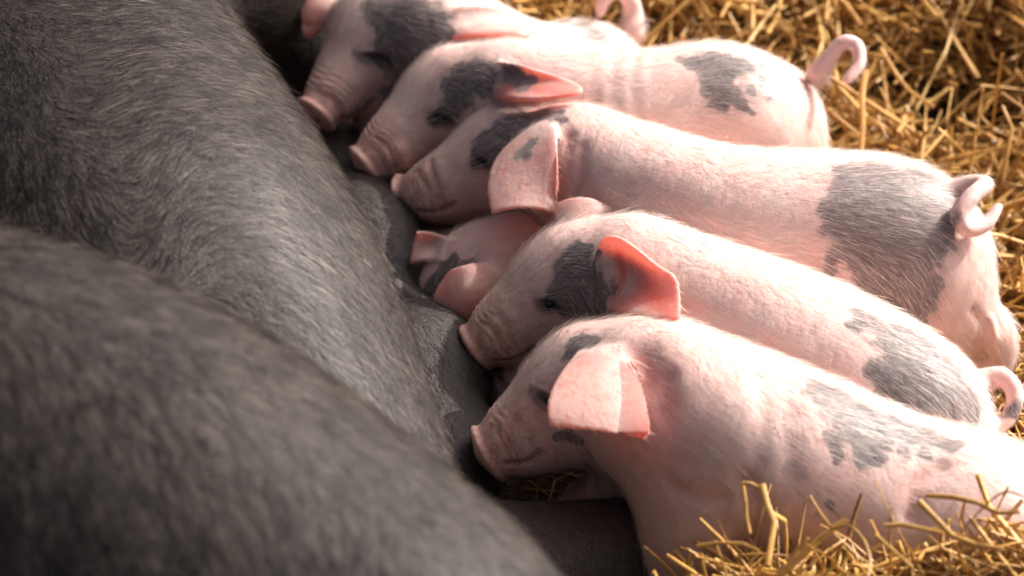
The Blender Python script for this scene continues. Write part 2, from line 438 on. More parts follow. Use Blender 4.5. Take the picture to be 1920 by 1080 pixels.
# ------------------------------------------------------------------ piglets
def unit(v): v = np.asarray(v, float); return v / np.linalg.norm(v)
ZUP = np.array([0, 0, 1.0])
def piglet(spec):
    """spec: centres as (x, y in the photograph, height in metres, radius in metres); the body is one smooth skin with ears and tail grown from it."""
    head = [(W(a, b, z), r) for a, b, z, r in spec['head']]        # skull ... snout
    body = [(W(a, b, z), r) for a, b, z, r in spec['body']]        # neck ... rump
    skull, rump = np.array(head[0][0]), np.array(body[-1][0])
    sh = np.array(body[1][0]); rp = np.array(body[-2][0])
    F = sh - rp; F[2] = 0; F = unit(F); S = np.cross(F, ZUP)
    if S[1] > 0: S = -S                                            # towards the camera
    prims = [Chain(body, .012, .02, 3), Chain([body[0], (skull, head[0][1])] , .012, .03, 1), Chain(head, .008, .022, 3)]
    hd = unit(np.array(head[-1][0]) - np.array(head[-2][0]))
    sn = np.array(head[-1][0]); sr = head[-1][1]
    up_h = unit(ZUP - hd * hd[2]); sd_h = np.cross(hd, up_h)
    # snout disc, a flat plate with a thick rim, tipped forward over the mouth; lower jaw and cheeks
    prims.append(Ball(sn + hd * sr * .55 + up_h * .001, [hd, up_h, sd_h], [.0050, sr * 1.2, sr * 1.14], .004))
    md = np.array(head[1][0])
    hu = unit(ZUP - unit(sn - skull) * unit(sn - skull)[2])
    prims.append(Chain([(skull - hu * .018, head[0][1] * .62), (md - hu * .014, head[1][1] * .68), (sn - hu * sr * .55 - hd * .010, sr * .55)], .006, .008, 2))
    ss = np.cross(unit(sn - skull), hu)
    for s in (-1, 1):
        prims.append(Ball(skull + unit(sn - skull) * .008 - hu * .012 + ss * s * .024, np.eye(3), [.021, .021, .021], .02))
        prims.append(Ball(skull + unit(sn - skull) * .022 + hu * .014 + ss * s * .016, np.eye(3), [.014, .012, .012], .014))   # brow
    for lg in spec.get('legs', []):
        prims.append(Chain([(W(a, b, z), r) for a, b, z, r in lg], .008, .022, 3))
    gz = .012
    have = spec.get('have', ())
    for s, tag in ((1, 'near'), (-1, 'far')):
        if 'front_' + tag not in have:
            a = sh + S * s * .030 - ZUP * .018; kn = a - ZUP * (a[2] - gz) * .5 + F * .006; ft = np.array([a[0], a[1], gz]) - F * .004
            prims.append(Chain([(a, .028), (a * .5 + kn * .5, .020), (kn, .0145), (ft, .011)], .006, .018, 2))
        if 'hind_' + tag not in have:
            a = rp + S * s * .030 - ZUP * .006; st = a + F * .022 - ZUP * (a[2] - gz) * .42; hk = a - F * .028 - ZUP * (a[2] - gz) * .66; ft = np.array([a[0], a[1], gz]) - F * .014
            prims.append(Chain([(a, .036), (st, .028), (hk, .015), (ft, .011)], .008, .02, 2))
    if 'tail' in spec:
        t0 = depth(rump)
        prims.append(Chain([(D(a, b, t0 + dt), r) for a, b, dt, r in spec['tail']], .002, .005, 4))
    sheets = []
    tsk = depth(skull); core_f = field(prims)
    def on_head(a, b, lift):                                       # a point lying 'lift' off the skin, or level with the head where there is only air
        d = ray(a, b); t = tsk - .16; best = (9, tsk)
        for _ in range(90):
            f = float(core_f((CAM + d * t)[None].astype(np.float32))[0])
            if f < best[0]: best = (f, t)
            if f < .0006: break
            t += max(f * .8, .0005)
            if t > tsk + .12: break
        if lift <= -.03: return CAM + d * (min(tsk + lift, best[1] - .013) if best[0] < .01 else tsk + lift)
        return CAM + d * (best[1] - lift)
    for e in spec['ears']:
        sheets.append(Sheet([[on_head(*q) for q in row] for row in e], .0028, .0015, .0035))
    for e in spec.get('far_ears', []):
        sheets.append(Sheet([[D(a, b, tsk + dt) for a, b, dt in row] for row in e], .0028, .0015, .0035))
    prims += sheets
    bl = np.array([p.bounds()[0] for p in prims]).min(0); bh = np.array([p.bounds()[1] for p in prims]).max(0)
    V, Q = surface(field(prims), bl, bh, H_PIG, 2)
    Nn = normals(V, Q)
    pick = Picker(V)
    red = np.zeros(len(V)); dirt_shade = np.zeros(len(V)); dark = np.zeros(len(V)); disp = np.zeros(len(V))
    ear = np.zeros(len(V)); eard = np.full(len(V), .02)
    for s in sheets:
        d, th = s.raw(V.astype(np.float32), .012)
        eard = np.minimum(eard, d)
    ear = np.clip((.0075 - eard) / .004, 0, 1)
    # thickness test: at the fused base the flap is thick flesh, so nearness to the head core takes it back
    core = field(prims[:len(prims) - len(sheets)])(V.astype(np.float32))
    ear *= np.clip((core - .003) / .006, 0, 1)
    red = np.maximum(red, ear * .05)
    # snout: pink-red disc, wrinkles across the bridge, muddy muzzle with the face's shade tinted in
    ds = np.linalg.norm(V - (sn + hd * sr * .55), axis=1)
    red = np.maximum(red, np.clip((sr * 1.5 - ds) / (sr * .6), 0, 1) * .35)
    dirt_shade = np.clip(1.2 - np.linalg.norm(V - (sn - hd * .012), axis=1) / .055, 0, 1) * spec.get('dirt_shade', .8)
    al = (V - sn) @ -hd
    disp += np.where((al > .004) & (al < .034), np.sin(al / .0052 * 2 * np.pi + 2.5 * np.sin((V @ sd_h) * 160) + 1.5 * np.sin((V @ up_h) * 210)) * .0010 * (.55 + .45 * np.sin((V @ sd_h) * 330 + (V @ up_h) * 270)), 0) * np.clip((.05 - ds) / .02, 0, 1) * (ear < .1)
    for s in (-1, 1):                                              # nostrils
        c = sn + hd * (sr * .55 + .006) + sd_h * s * sr * .42 + up_h * .001
        q = (V - c); e2 = np.sqrt((q @ hd / .007) ** 2 + (q @ up_h / .0045) ** 2 + (q @ sd_h / .0033) ** 2)
        disp -= .0035 * np.exp(-e2 ** 2); dark = np.maximum(dark, np.exp(-e2 ** 2 * 1.2) * .9)
    skin_i = np.nonzero(ear < .05)[0]; pick_h = Picker(V[skin_i])
    for pts, wdt, dep, rd in spec.get('folds', []):                # creases and bulges
        p3 = catmull([pick(a, b) for a, b in pts], 4) if len(pts) > 2 else np.array([pick(a, b) for a, b in pts])
        q = polydist(V, p3); m = np.exp(-(q / wdt) ** 2)
        disp -= dep * m; red = np.maximum(red, rd * m) if rd > 0 else red
    for pts, wdt in spec.get('mouth', []):
        p3 = catmull([pick(a, b) for a, b in pts], 4); q = polydist(V, p3)
        disp -= .0022 * np.exp(-(q / wdt) ** 2); dark = np.maximum(dark, np.exp(-(q / (wdt * .9)) ** 2) * .6)
    eyes = [pick_h(a, b) for a, b in spec.get('eyes', [])]
    for e in eyes:
        q = np.linalg.norm(V - e, axis=1)
        hx = (V - e) @ unit(hd + up_h * .35); vx = (V - e) @ unit(up_h - hd * .35)
        disp += .0016 * np.exp(-((np.sqrt(hx ** 2 + (vx * 1.7) ** 2) - .0070) / .0022) ** 2) * (q < .02) - .0024 * np.exp(-(hx / .0050) ** 2 - (vx / .0026) ** 2)
        dark = np.maximum(dark, np.exp(-(hx / .0098) ** 4 - (vx / .0064) ** 2) * .95 * (q < .02))
    patch = np.zeros(len(V)); pk_n = np.full(len(V), 1e-9); pk_d = np.full(len(V), 1e-9)
    Vw = V + .0022 * np.stack([np.sin(V[:, 1] * 310 + 2 * np.sin(V[:, 2] * 190)), np.sin(V[:, 2] * 280 + 2 * np.sin(V[:, 0] * 230)), np.sin(V[:, 0] * 330 + 2 * np.sin(V[:, 1] * 170))], 1)
    for a, b, r in spec['patches']:
        c = pick(a, b); rr = r * KPX * depth(c) * (spec.get('back_r', 1.0) if a > 1180 else 1.0)
        q = np.linalg.norm(Vw - c, axis=1) / rr
        patch = 1 - (1 - patch) * (1 - .92 * np.exp(-q * q * .85)); kk = spec.get('back_k', .9) if a > 1180 else .84
        pk_n += np.exp(-q * q) * kk; pk_d += np.exp(-q * q)
    pk = pk_n / pk_d
    for c3, rr in spec.get('patches3', []):
        patch = np.maximum(patch, np.clip(1.5 - np.linalg.norm(V - c3, axis=1) / rr, 0, 1))
    if spec.get('ribs'):
        (a0, b0), (a1, b1), amp, wl = spec['ribs']
        A, B2 = pick(a0, b0), pick(a1, b1); ax = unit(B2 - A); ln = np.linalg.norm(B2 - A)
        s_ = (V - A) @ ax; win = np.clip(np.minimum(s_, ln - s_) / .02, 0, 1)
        slant = (V @ ZUP) * .35
        disp += amp * np.sin((s_ + slant) / wl * 2 * np.pi) * win * (np.abs(V @ S - A @ S) < .09)
    V = V + Nn * disp[:, None]
    # hair lies from nose to tail and sinks down the flanks
    line = np.array([sn] + [p for p, _ in head[::-1][1:]] + [p for p, _ in body]); tang = np.zeros_like(V); best = np.full(len(V), 9.0)
    for a, b in zip(line[:-1], line[1:]):
        ab = b - a; h = np.clip((V - a) @ ab / (ab @ ab), 0, 1); d = np.linalg.norm(V - a - h[:, None] * ab, axis=1)
        m = d < best; best[m] = d[m]; tang[m] = unit(ab)
    wob = np.sin(V[:, [1]] * 55 + V[:, [2]] * 40) * .25
    comb = tang + np.array([0, 0, -.75]) * (1 - np.abs(Nn[:, 2:3])) + S * wob * .3
    comb -= Nn * (comb * Nn).sum(1)[:, None]; comb /= np.maximum(np.linalg.norm(comb, axis=1), 1e-6)[:, None]
    comb += Nn * .12
    tail_d = polydist(V, catmull([D(a, b, depth(rump) + dt) for a, b, dt, r in spec['tail'][1:]], 4)) if 'tail' in spec else np.full(len(V), 1.)
    near_sn = np.clip((ds - .03) / .05, 0, 1)
    furlen = spec.get('fur', .0105) * (.35 + .65 * near_sn) * np.where(ear > .3, .5, 1) * np.where(tail_d < .010, .4, 1)
    furden = 300000 * (.25 + .75 * near_sn) * np.where(V[:, 2] < .035, .3, 1) * np.where(ear > .3, .45, 1)
    furden *= (1 - np.clip(dark, 0, 1)) * (1 - .85 * np.clip(red * 1.2, 0, 1))
    me = make_mesh('piglet', V, Q, [SKIN], dict(patch=patch, pk=pk, ear=ear, red=red, dirt_shade=dirt_shade, dark=dark, comb=comb, furlen=furlen, furden=furden))
    o = obj('piglet', me, label=spec['label'], category='piglet', group='piglets suckling side by side at the sow')
    grow(o, GP)
    if eyes:
        import bmesh
        for e in eyes:
            i = np.argmin(np.linalg.norm(V - e, axis=1)); nn = Nn[i]
            bm = bmesh.new(); bmesh.ops.create_uvsphere(bm, u_segments=20, v_segments=12, radius=.0039)
            em = bpy.data.meshes.new('eye'); bm.to_mesh(em); bm.free()
            for p in em.polygons: p.use_smooth = True
            em.materials.append(EYE)
            obj('eye', em, o).location = Vector(e - nn * .0033)
    return o, V

SPECS = []
# farthest: dark-headed piglet, rump low behind the next one
SPECS.append(dict(
    label='dark-headed piglet with pink forehead blaze at the far end of the row',
    head=[(715, 62, .150, .042), (655, 140, .128, .0295), (606, 200, .110, .0190)],
    body=[(820, 78, .155, .046), (910, 125, .135, .050), (1000, 168, .11, .053), (1070, 165, .10, .055), (1100, 158, .095, .054)],
    legs=[[(790, 150, .12, .03), (720, 215, .085, .020), (690, 265, .055, .014)]], have=('front_far',),
    ears=[[[(815, 30, -.002), (818, 55, -.002), (822, 80, -.001)], [(900, 14, .008), (905, 40, .004), (912, 66, .020)], [(985, 38, .010), (1002, 52, .012), (985, 66, .016)]]],
    far_ears=[[[(640, -6, .01), (632, 4, .0), (628, 22, -.004)], [(598, -16, .014), (600, 18, -.004), (612, 48, .004)], [(572, 0, .012), (566, 45, .0), (578, 72, .004)]]],
    tail=[(1185, 60, .0, .011), (1186, 25, .0, .009), (1178, -5, -.01, .007), (1155, -16, -.02, .006), (1132, 0, -.025, .0055), (1124, 25, -.02, .004)],
    eyes=[(697, 112)],
    patches=[(735, 25, 45), (785, 35, 45), (700, 10, 30), (765, 85, 42), (795, 90, 35), (755, 135, 28), (740, 65, 42), (702, 112, 16), (820, 60, 25), (730, 175, 20), (745, 155, 22),
             (1120, 62, 20), (1150, 80, 24), (1090, 38, 20), (1055, 35, 16)],
    folds=[([(838, 66), (900, 58), (975, 66)], .006, .0010, .95), ([(585, 170), (625, 195), (650, 235)], .004, .0022, .3)],
    back_k=.75, mouth=[([(640, 240), (680, 215), (700, 195)], .0025)], dirt_shade=.4))
# second: pink, rib lines, grey rump saddle, red curled tail
SPECS.append(dict(
    label='pink piglet with ribs showing and a raised red curly tail against the straw',
    head=[(855, 185, .140, .0415), (757, 258, .118, .0295), (704, 300, .104, .0190)],
    body=[(945, 190, .150, .045), (1045, 218, .155, .053), (1200, 232, .155, .057), (1325, 220, .158, .058), (1380, 232, .155, .058)],
    legs=[[(1430, 230, .14, .05), (1452, 290, .10, .042), (1475, 350, .05, .022), (1490, 385, .012, .012)]], have=('hind_near',),
    ears=[[[(928, 178, -.002), (926, 150, -.002), (936, 120, -.002)], [(985, 186, .022), (985, 152, .006), (975, 126, .014)], [(1070, 178, .022), (1090, 168, .016), (1060, 150, .010)]]],
    far_ears=[[[(900, 120, .0), (880, 118, .01), (860, 125, .02)], [(930, 140, .035), (900, 150, .04), (870, 150, .04)], [(960, 170, .045), (930, 180, .05), (900, 180, .045)]]],
    tail=[(1530, 140, -.0, .009), (1552, 112, -.004, .0066), (1580, 80, -.008, .0056), (1606, 86, -.010, .0052), (1610, 120, -.016, .0050), (1588, 150, -.022, .0042)],
    eyes=[(822, 224)],
    patches=[(860, 145, 35), (890, 145, 35), (850, 175, 26), (835, 165, 16), (910, 160, 22), (820, 226, 18), (846, 214, 13), (965, 140, 26), (985, 155, 18), (950, 130, 16),
             (1300, 112, 22), (1345, 108, 30), (1390, 118, 26), (1335, 145, 22), (1370, 168, 20), (1345, 190, 18), (1415, 165, 12), (1400, 195, 13), (1430, 140, 12), (1440, 120, 10), (1360, 140, 15), (1320, 170, 10), (1410, 212, 9), (1270, 112, 12), (1440, 180, 9)],
    folds=[([(945, 160), (1000, 162), (1060, 170)], .012, .0, .75), ([(735, 300), (752, 285), (765, 315)], .006, -.004, .25), ([(700, 262), (722, 282), (745, 320)], .003, .0016, .3), ([(690, 275), (710, 295), (728, 325)], .003, .0014, .3)],
    back_k=.86, ribs=((1080, 190), (1230, 200), .0004, .017), dirt_shade=.5))
# third: big one with the grey rear and long flopped ear
SPECS.append(dict(
    label='large pink piglet with charcoal rump and drooping ear, third from the far end',
    head=[(962, 290, .135, .0425), (850, 345, .115, .0300), (783, 368, .098, .0195)],
    body=[(1075, 318, .145, .048), (1185, 372, .153, .0565), (1350, 428, .155, .0605), (1550, 440, .155, .0610), (1672, 455, .148, .0605), (1722, 500, .13, .056)],
    legs=[[(1740, 560, .11, .045), (1812, 605, .092, .023), (1852, 622, .080, .018), (1858, 668, .055, .0155), (1828, 704, .038, .0125)]], have=('hind_near',),
    ears=[[[(1035, 232, -.002), (1008, 238, -.002), (975, 262, -.002)], [(1047, 300, -.098), (985, 288, -.098), (924, 318, -.090)], [(1046, 400, -.128), (985, 388, -.132), (924, 400, -.124)]]],
    far_ears=[[[(1010, 225, .01), (990, 222, .02), (965, 230, .02)], [(1030, 270, .045), (985, 275, .055), (945, 290, .045)], [(1030, 340, .055), (985, 335, .06), (945, 345, .05)]]],
    tail=[(1780, 372, -.030, .012), (1815, 352, -.036, .009), (1846, 346, -.05, .0062), (1822, 368, -.062, .0060), (1800, 400, -.066, .0058), (1812, 430, -.066, .0055), (1848, 420, -.06, .005), (1872, 388, -.055, .0035)],
    eyes=[(893, 302)],
    patches=[(900, 295, 24), (905, 268, 26), (930, 245, 28), (962, 225, 28), (1000, 212, 24), (1035, 212, 20), (1052, 222, 14), (885, 285, 12), (920, 285, 22), (978, 285, 17), (990, 264, 13),
             (1600, 330, 45), (1670, 335, 55), (1755, 345, 45), (1612, 400, 52), (1690, 420, 70), (1640, 480, 55), (1690, 520, 45), (1655, 560, 40), (1705, 590, 34), (1745, 545, 20), (1565, 490, 12), (1550, 512, 12), (1590, 555, 12), (1735, 575, 16), (1770, 500, 7), (1762, 550, 7), (1795, 470, 7), (1782, 440, 7), (1555, 415, 16), (1560, 380, 26), (1750, 420, 45), (1620, 530, 18), (1826, 590, 7), (1745, 480, 20)],
    folds=[([(1062, 250), (1058, 300), (1045, 360)], .006, .0035, .5), ([(800, 300), (812, 345), (835, 395)], .0035, .0016, .25), ([(775, 320), (792, 350), (808, 395)], .003, .0016, .25), ([(1085, 270), (1082, 330), (1070, 370)], .006, .0018, .3), ([(1828, 585), (1846, 612), (1838, 650), (1850, 680)], .0045, .0022, .35), ([(1812, 640), (1835, 655)], .004, .0015, .3), ([(1860, 600), (1866, 640)], .004, -.003, .3)],
    back_k=.8, mouth=[([(782, 402), (815, 402), (850, 384)], .0025)], dirt_shade=.7))
# the one underneath, in the shade, head down
SPECS.append(dict(
    label='shaded piglet lying underneath the others with only its head and ears showing',
    head=[(905, 525, .082, .0400), (845, 575, .062, .0270), (815, 618, .048, .0170)],
    body=[(985, 510, .080, .042), (1060, 505, .066, .045), (1180, 520, .060, .046), (1300, 540, .058, .044)],
    ears=[[[(915, 496, -.002), (955, 530, -.002), (945, 580, -.002)], [(878, 500, .010), (880, 552, .020), (895, 606, .016)], [(846, 508, .010), (812, 572, .018), (836, 622, .018)]],
          [[(845, 455, -.002), (835, 468, -.002), (828, 486, -.002)], [(812, 440, .004), (808, 462, .000), (806, 486, .006)], [(783, 436, .004), (776, 462, .004), (772, 492, .006)]]],
    patches=[(880, 488, 12), (850, 490, 15), (825, 508, 20), (806, 540, 22), (800, 560, 20), (840, 500, 14)], dirt_shade=.3))
# fourth: pricked translucent ears
SPECS.append(dict(
    label='pink piglet with pricked translucent red ears and dark cheek, just behind the nearest',
    head=[(1082, 532, .130, .0430), (972, 600, .108, .0295), (912, 640, .092, .0180)],
    body=[(1180, 536, .140, .048), (1272, 582, .148, .055), (1420, 648, .148, .0600), (1560, 712, .138, .0610), (1675, 778, .122, .0590), (1712, 820, .11, .056)],
    ears=[[[(1122, 500, -.002), (1128, 535, -.002), (1140, 575, -.002)], [(1150, 446, .024), (1190, 525, .002), (1205, 592, .030)], [(1240, 512, .016), (1268, 528, .018), (1272, 598, .030)]]],
    far_ears=[[[(1052, 418, -.008), (1046, 402, .0), (1050, 385, .006)], [(1088, 404, -.012), (1095, 390, -.01), (1092, 374, -.004)], [(1135, 400, -.006), (1150, 394, -.004), (1130, 384, .0)]]],
    tail=[(1828, 732, .0, .011), (1852, 712, .0, .008), (1882, 708, -.006, .0062), (1903, 738, -.012, .0058), (1893, 780, -.016, .0052), (1866, 806, -.018, .0042)],
    eyes=[(1022, 572)],
    patches=[(1085, 465, 24), (1062, 490, 30), (1058, 530, 34), (1088, 530, 38), (1098, 572, 40), (1058, 568, 30), (1024, 572, 15), (1090, 605, 30), (1110, 478, 16), (1118, 545, 28), (1142, 545, 8), (1167, 563, 5),
             (1620, 590, 22), (1680, 625, 30), (1700, 662, 38), (1760, 690, 40), (1800, 738, 36), (1680, 725, 28), (1740, 740, 30), (1650, 742, 10), (1640, 690, 16), (1830, 770, 20), (1550, 605, 6), (1605, 612, 12), (1720, 640, 30), (1895, 765, 16)],
    back_k=.86, back_r=1.22, folds=[([(1152, 480), (1160, 515), (1146, 550)], .008, .0012, .95), ([(1175, 500), (1215, 545), (1255, 590)], .011, .0, .75), ([(1160, 560), (1195, 555)], .010, .0, .6), ([(905, 605), (925, 630), (945, 668)], .003, .0016, .3), ([(930, 590), (948, 622), (962, 660)], .0035, .0014, .25)],
    mouth=[([(930, 684), (965, 680), (1002, 658)], .0025)], dirt_shade=.9,
    legs=[[(1150, 640, .10, .028), (1020, 720, .06, .019), (930, 740, .03, .014), (890, 760, .012, .011)]], have=('front_near',)))
# nearest
SPECS.append(dict(
    label='nearest pink piglet with broad sunlit ear over its cheek and straw against its belly',
    head=[(1112, 732, .125, .0450), (1008, 800, .104, .0325), (942, 838, .090, .0205)],
    body=[(1215, 745, .138, .052), (1310, 795, .145, .060), (1470, 870, .128, .0650), (1650, 948, .102, .0665), (1820, 1014, .086, .0680), (1880, 1055, .074, .063)],
    legs=[[(1315, 880, .12, .046), (1315, 970, .095, .042), (1300, 1060, .06, .034), (1275, 1150, .02, .020)],
          [(1230, 870, .085, .026), (1130, 935, .045, .017), (1050, 972, .014, .011)],
          [(1825, 1000, .098, .060), (1790, 1030, .065, .040), (1860, 1080, .035, .022), (1840, 1110, .014, .013)]], have=('front_near', 'front_far', 'hind_near'),
    ears=[[[(1160, 655, -.002), (1128, 656, -.002), (1088, 664, -.002)], [(1204, 728, -.122), (1124, 722, -.120), (1038, 735, -.112)], [(1220, 826, -.150), (1122, 806, -.150), (1034, 798, -.142)]]],
    far_ears=[[[(1150, 640, .01), (1125, 640, .02), (1090, 650, .02)], [(1170, 690, .045), (1120, 700, .055), (1070, 715, .045)], [(1170, 760, .055), (1120, 760, .06), (1070, 770, .05)]]],
    eyes=[(1022, 752)],
    patches=[(1078, 640, 24), (1105, 638, 22), (1062, 662, 16), (1060, 822, 18), (1085, 825, 15), (1042, 824, 9),
             (1540, 728, 26), (1575, 750, 34), (1620, 785, 36), (1680, 800, 30), (1740, 815, 24), (1790, 828, 16), (1640, 825, 24), (1558, 820, 15), (1610, 860, 14), (1645, 850, 14), (1570, 850, 12), (1700, 845, 12), (1740, 850, 11), (1552, 945, 8), (1530, 932, 6), (1528, 975, 5)],
    back_k=.86, back_r=1.25, folds=[([(1195, 670), (1215, 740), (1212, 800)], .016, .006, .5), ([(1100, 860), (1098, 890), (1105, 915)], .005, .004, .2), ([(1245, 700), (1235, 760), (1225, 830)], .007, .003, .3), ([(960, 785), (945, 820), (965, 860)], .0035, .0016, .25), ([(925, 800), (935, 830), (955, 868)], .003, .0014, .25),
           ([(1760, 868), (1720, 905), (1700, 960)], .007, .004, .25), ([(1392, 905), (1412, 960), (1402, 1030)], .008, .006, .25), ([(1245, 905), (1290, 932), (1350, 936)], .006, .003, .15), ([(1420, 700), (1430, 780), (1415, 860)], .008, .0018, .0), ([(1470, 720), (1480, 800), (1470, 880)], .008, .0018, .0)],
    mouth=[([(945, 876), (980, 872), (1012, 853)], .0025)], dirt_shade=.8))
PIGV = []
for s in SPECS:
    o, V = piglet(s); PIGV.append(V)

# ------------------------------------------------------------------ the sow, lying on her side
def build_sow():
    prims = []
    # flank and belly: an elliptical barrel running away from the camera
    ax = unit(np.array([.192, -.58, 0])); sd = np.array([-ax[1], ax[0], 0]); sd = sd if sd[0] > 0 else -sd
    mid = W(640, 310, .2) * .5 + W(860, 800, .2) * .5
    class Barrel:
        k = .05
        def bounds(self): return np.array([-.75, -.75, 0]), np.array([.3, .62, .42])
        def __call__(self, p):
            q = p - (mid - sd * .185).astype(np.float32)
            u = q @ ax.astype(np.float32); v = q @ sd.astype(np.float32); e = np.clip((u + .04) / .32, 0, 1); e = e * e * (3 - 2 * e); z = p[:, 2] - (.175 - .06 * e)
            sc_ = 1 - .10 * np.clip((u - .05) / .35, -1.2, 1) ** 2
            a, b = .185 * sc_, (.185 - .075 * e) * sc_
            k0 = np.sqrt((v / a) ** 2 + (z / b) ** 2)
            k1 = np.sqrt((v / a ** 2) ** 2 + (z / b ** 2) ** 2)
            d = k0 * (k0 - 1) / np.maximum(k1, 1e-5)
            return np.maximum(d, np.abs(u + .1) - .62).astype(np.float32)
    prims.append(Barrel())
    prims.append(Chain([(W(580, 250, .04), .03), (W(635, 330, .045), .036), (W(684, 420, .070), .034), (W(708, 478, .068), .036), (W(735, 565, .064), .020), (W(796, 662, .062), .034), (W(820, 712, .060), .035),
                        (W(835, 790, .055), .022), (W(860, 850, .052), .030), (W(850, 930, .05), .022)], .02, .075, 3))     # the row of udder swellings
    # thigh towards the camera and the lower leg below it; shoulder and foreleg far away
    prims.append(Chain([(D(-150, 895, 1.36), .155), (D(235, 1092, 1.31), .155), (D(580, 1290, 1.27), .132), (D(780, 1440, 1.24), .12)], .03, .012, 3))
    prims.append(Chain([(W(700, 1130, .07), .07), (W(900, 1090, .05), .050), (W(1080, 1070, .045), .042), (W(1230, 1050, .04), .038), (W(1330, 1040, .035), .03)], .02, .03, 3))
    prims.append(Chain([(W(300, -120, .22), .13), (W(420, -30, .15), .10), (W(510, 65, .10), .075), (W(570, 170, .05), .055)], .02, .03, 3))
    V, Q = surface(field(prims), [-.8, -.85, -.02], [.28, .75, .46], H_SOW, 3)
    Nn = normals(V, Q)
    x, y, t = project(V)
    flow = np.array([(60, 150, .45, 1), (150, 400, .5, 1), (60, 330, .4, 1), (250, 170, .5, -.6), (350, 130, 1, -.15), (500, 150, .9, .45), (430, 60, .9, .4), (300, 330, .4, -.8), (450, 290, 1, -.1), (580, 350, .8, .6),
                     (310, 480, .2, -.8), (430, 410, .9, -.2), (560, 470, .9, .45), (680, 520, .7, .7), (480, 560, .8, .5), (620, 650, .7, .7), (750, 750, .3, 1), (820, 820, .1, 1),
                     (200, 650, .6, .9), (400, 800, .5, 1), (650, 950, .25, 1), (300, 1000, .5, 1), (800, 1000, .3, 1), (60, 560, .5, .9), (100, 800, .4, 1), (250, 720, .45, 1), (500, 850, .4, 1), (550, 1000, .3, 1), (150, 950, .4, 1), (700, 1050, .25, 1), (400, 1000, .35, 1), (40, 660, .4, 1), (350, 680, .5, 1), (560, 800, .45, 1)], float)
    w2 = np.zeros(len(V)); dv = np.zeros((len(V), 2))
    for px, py, dx, dy in flow:
        q = 1 / (((x - px) ** 2 + (y - py) ** 2) + 900) ** 1.5; n = math.hypot(dx, dy)
        dv += q[:, None] * np.array([dx, dy]) / n; w2 += q
    dv /= w2[:, None]
    comb = dv[:, :1] * RIGHT - dv[:, 1:] * UP
    comb -= Nn * (comb * Nn).sum(1)[:, None]; comb /= np.maximum(np.linalg.norm(comb, axis=1), 1e-6)[:, None]; comb += Nn * .10
    vis = (x > -350) & (x < 1450) & (y > -350) & (y < 1400)
    furden = np.where(vis, 260000., 0.) * (Nn[:, 2] > -.6)
    furden *= (.35 + .65 * np.clip((V[:, 2] - .07) / .09, 0, 1)) * (1 - .30 * np.clip((Nn[:, 0] - .15) * 1.6, 0, 1))
    furlen = (.5 + .5 * np.clip((V[:, 2] - .07) / .09, 0, 1)) * .0135 + .004 * np.clip((-x + 600) / 600, -.6, 1)
    me = make_mesh('sow', V, Q, [SOW], dict(comb=comb, furden=furden, furlen=furlen, patch=np.zeros(len(V))))
    o = obj('sow', me, label='huge dark grey bristly sow lying on her side, belly turned to the piglets', category='sow')
    grow(o, GS)
    pk = Picker(V)
    for a, b, dx, dy in [(755, 545, 0, 0)]:
        p = pk(a, b); i = np.argmin(np.linalg.norm(V - p, axis=1)); n = unit(np.array([.75, -.25, -.25]))
        ch = Chain([(p - n * .008, .010), (p + n * .004, .0065), (p + n * .012, .0052), (p + n * .019, .0048)], .004, .01, 2)
        lo, hi = ch.bounds(); v, q = surface(ch, lo, hi, .0014, 1)
        obj('teat', make_mesh('teat', v, q, [TEAT]), o)
    return o, V
sow, SOWV = build_sow()

# ------------------------------------------------------------------ straw bed
def hgt(x, y):
    bank = np.clip((y - .16 - .10 * np.clip(.25 - x, 0, .6)) / .5, 0, 1.4)
    r = np.clip((x - .42) / .25, 0, 1) * .03
    h = .11 * bank * bank * (3 - 2 * np.clip(bank, 0, 1)) ** .5 + r
    h = h + .016 * np.sin(x * 31 + 1.3 * np.sin(y * 17)) * np.sin(y * 27 + 1.1) * np.clip(bank * 3 + r * 20, .15, 1)
    h = h + .130 * np.exp(-(((x - .34) / .20) ** 2 + ((y + .345) / .05) ** 2))
    h = h + .055 * np.exp(-(((x - .16) / .06) ** 2 + ((y + .34) / .04) ** 2))
    h = h - .075 * np.exp(-(((x - .41) / .075) ** 2 + ((y - .41) / .055) ** 2))
    return h
gx, gy = np.meshgrid(np.linspace(-3, 3, 240), np.linspace(-1.6, 5, 260), indexing='ij')
gv = np.stack([gx, gy, hgt(gx, np.minimum(gy, 1.3)) - .006], -1).reshape(-1, 3)
ii = np.arange(240 * 260).reshape(240, 260)
gq = np.stack([ii[:-1, :-1], ii[1:, :-1], ii[1:, 1:], ii[:-1, 1:]], -1).reshape(-1, 4)
obj('ground', make_mesh('ground', gv, gq, [SOIL]), kind='structure')

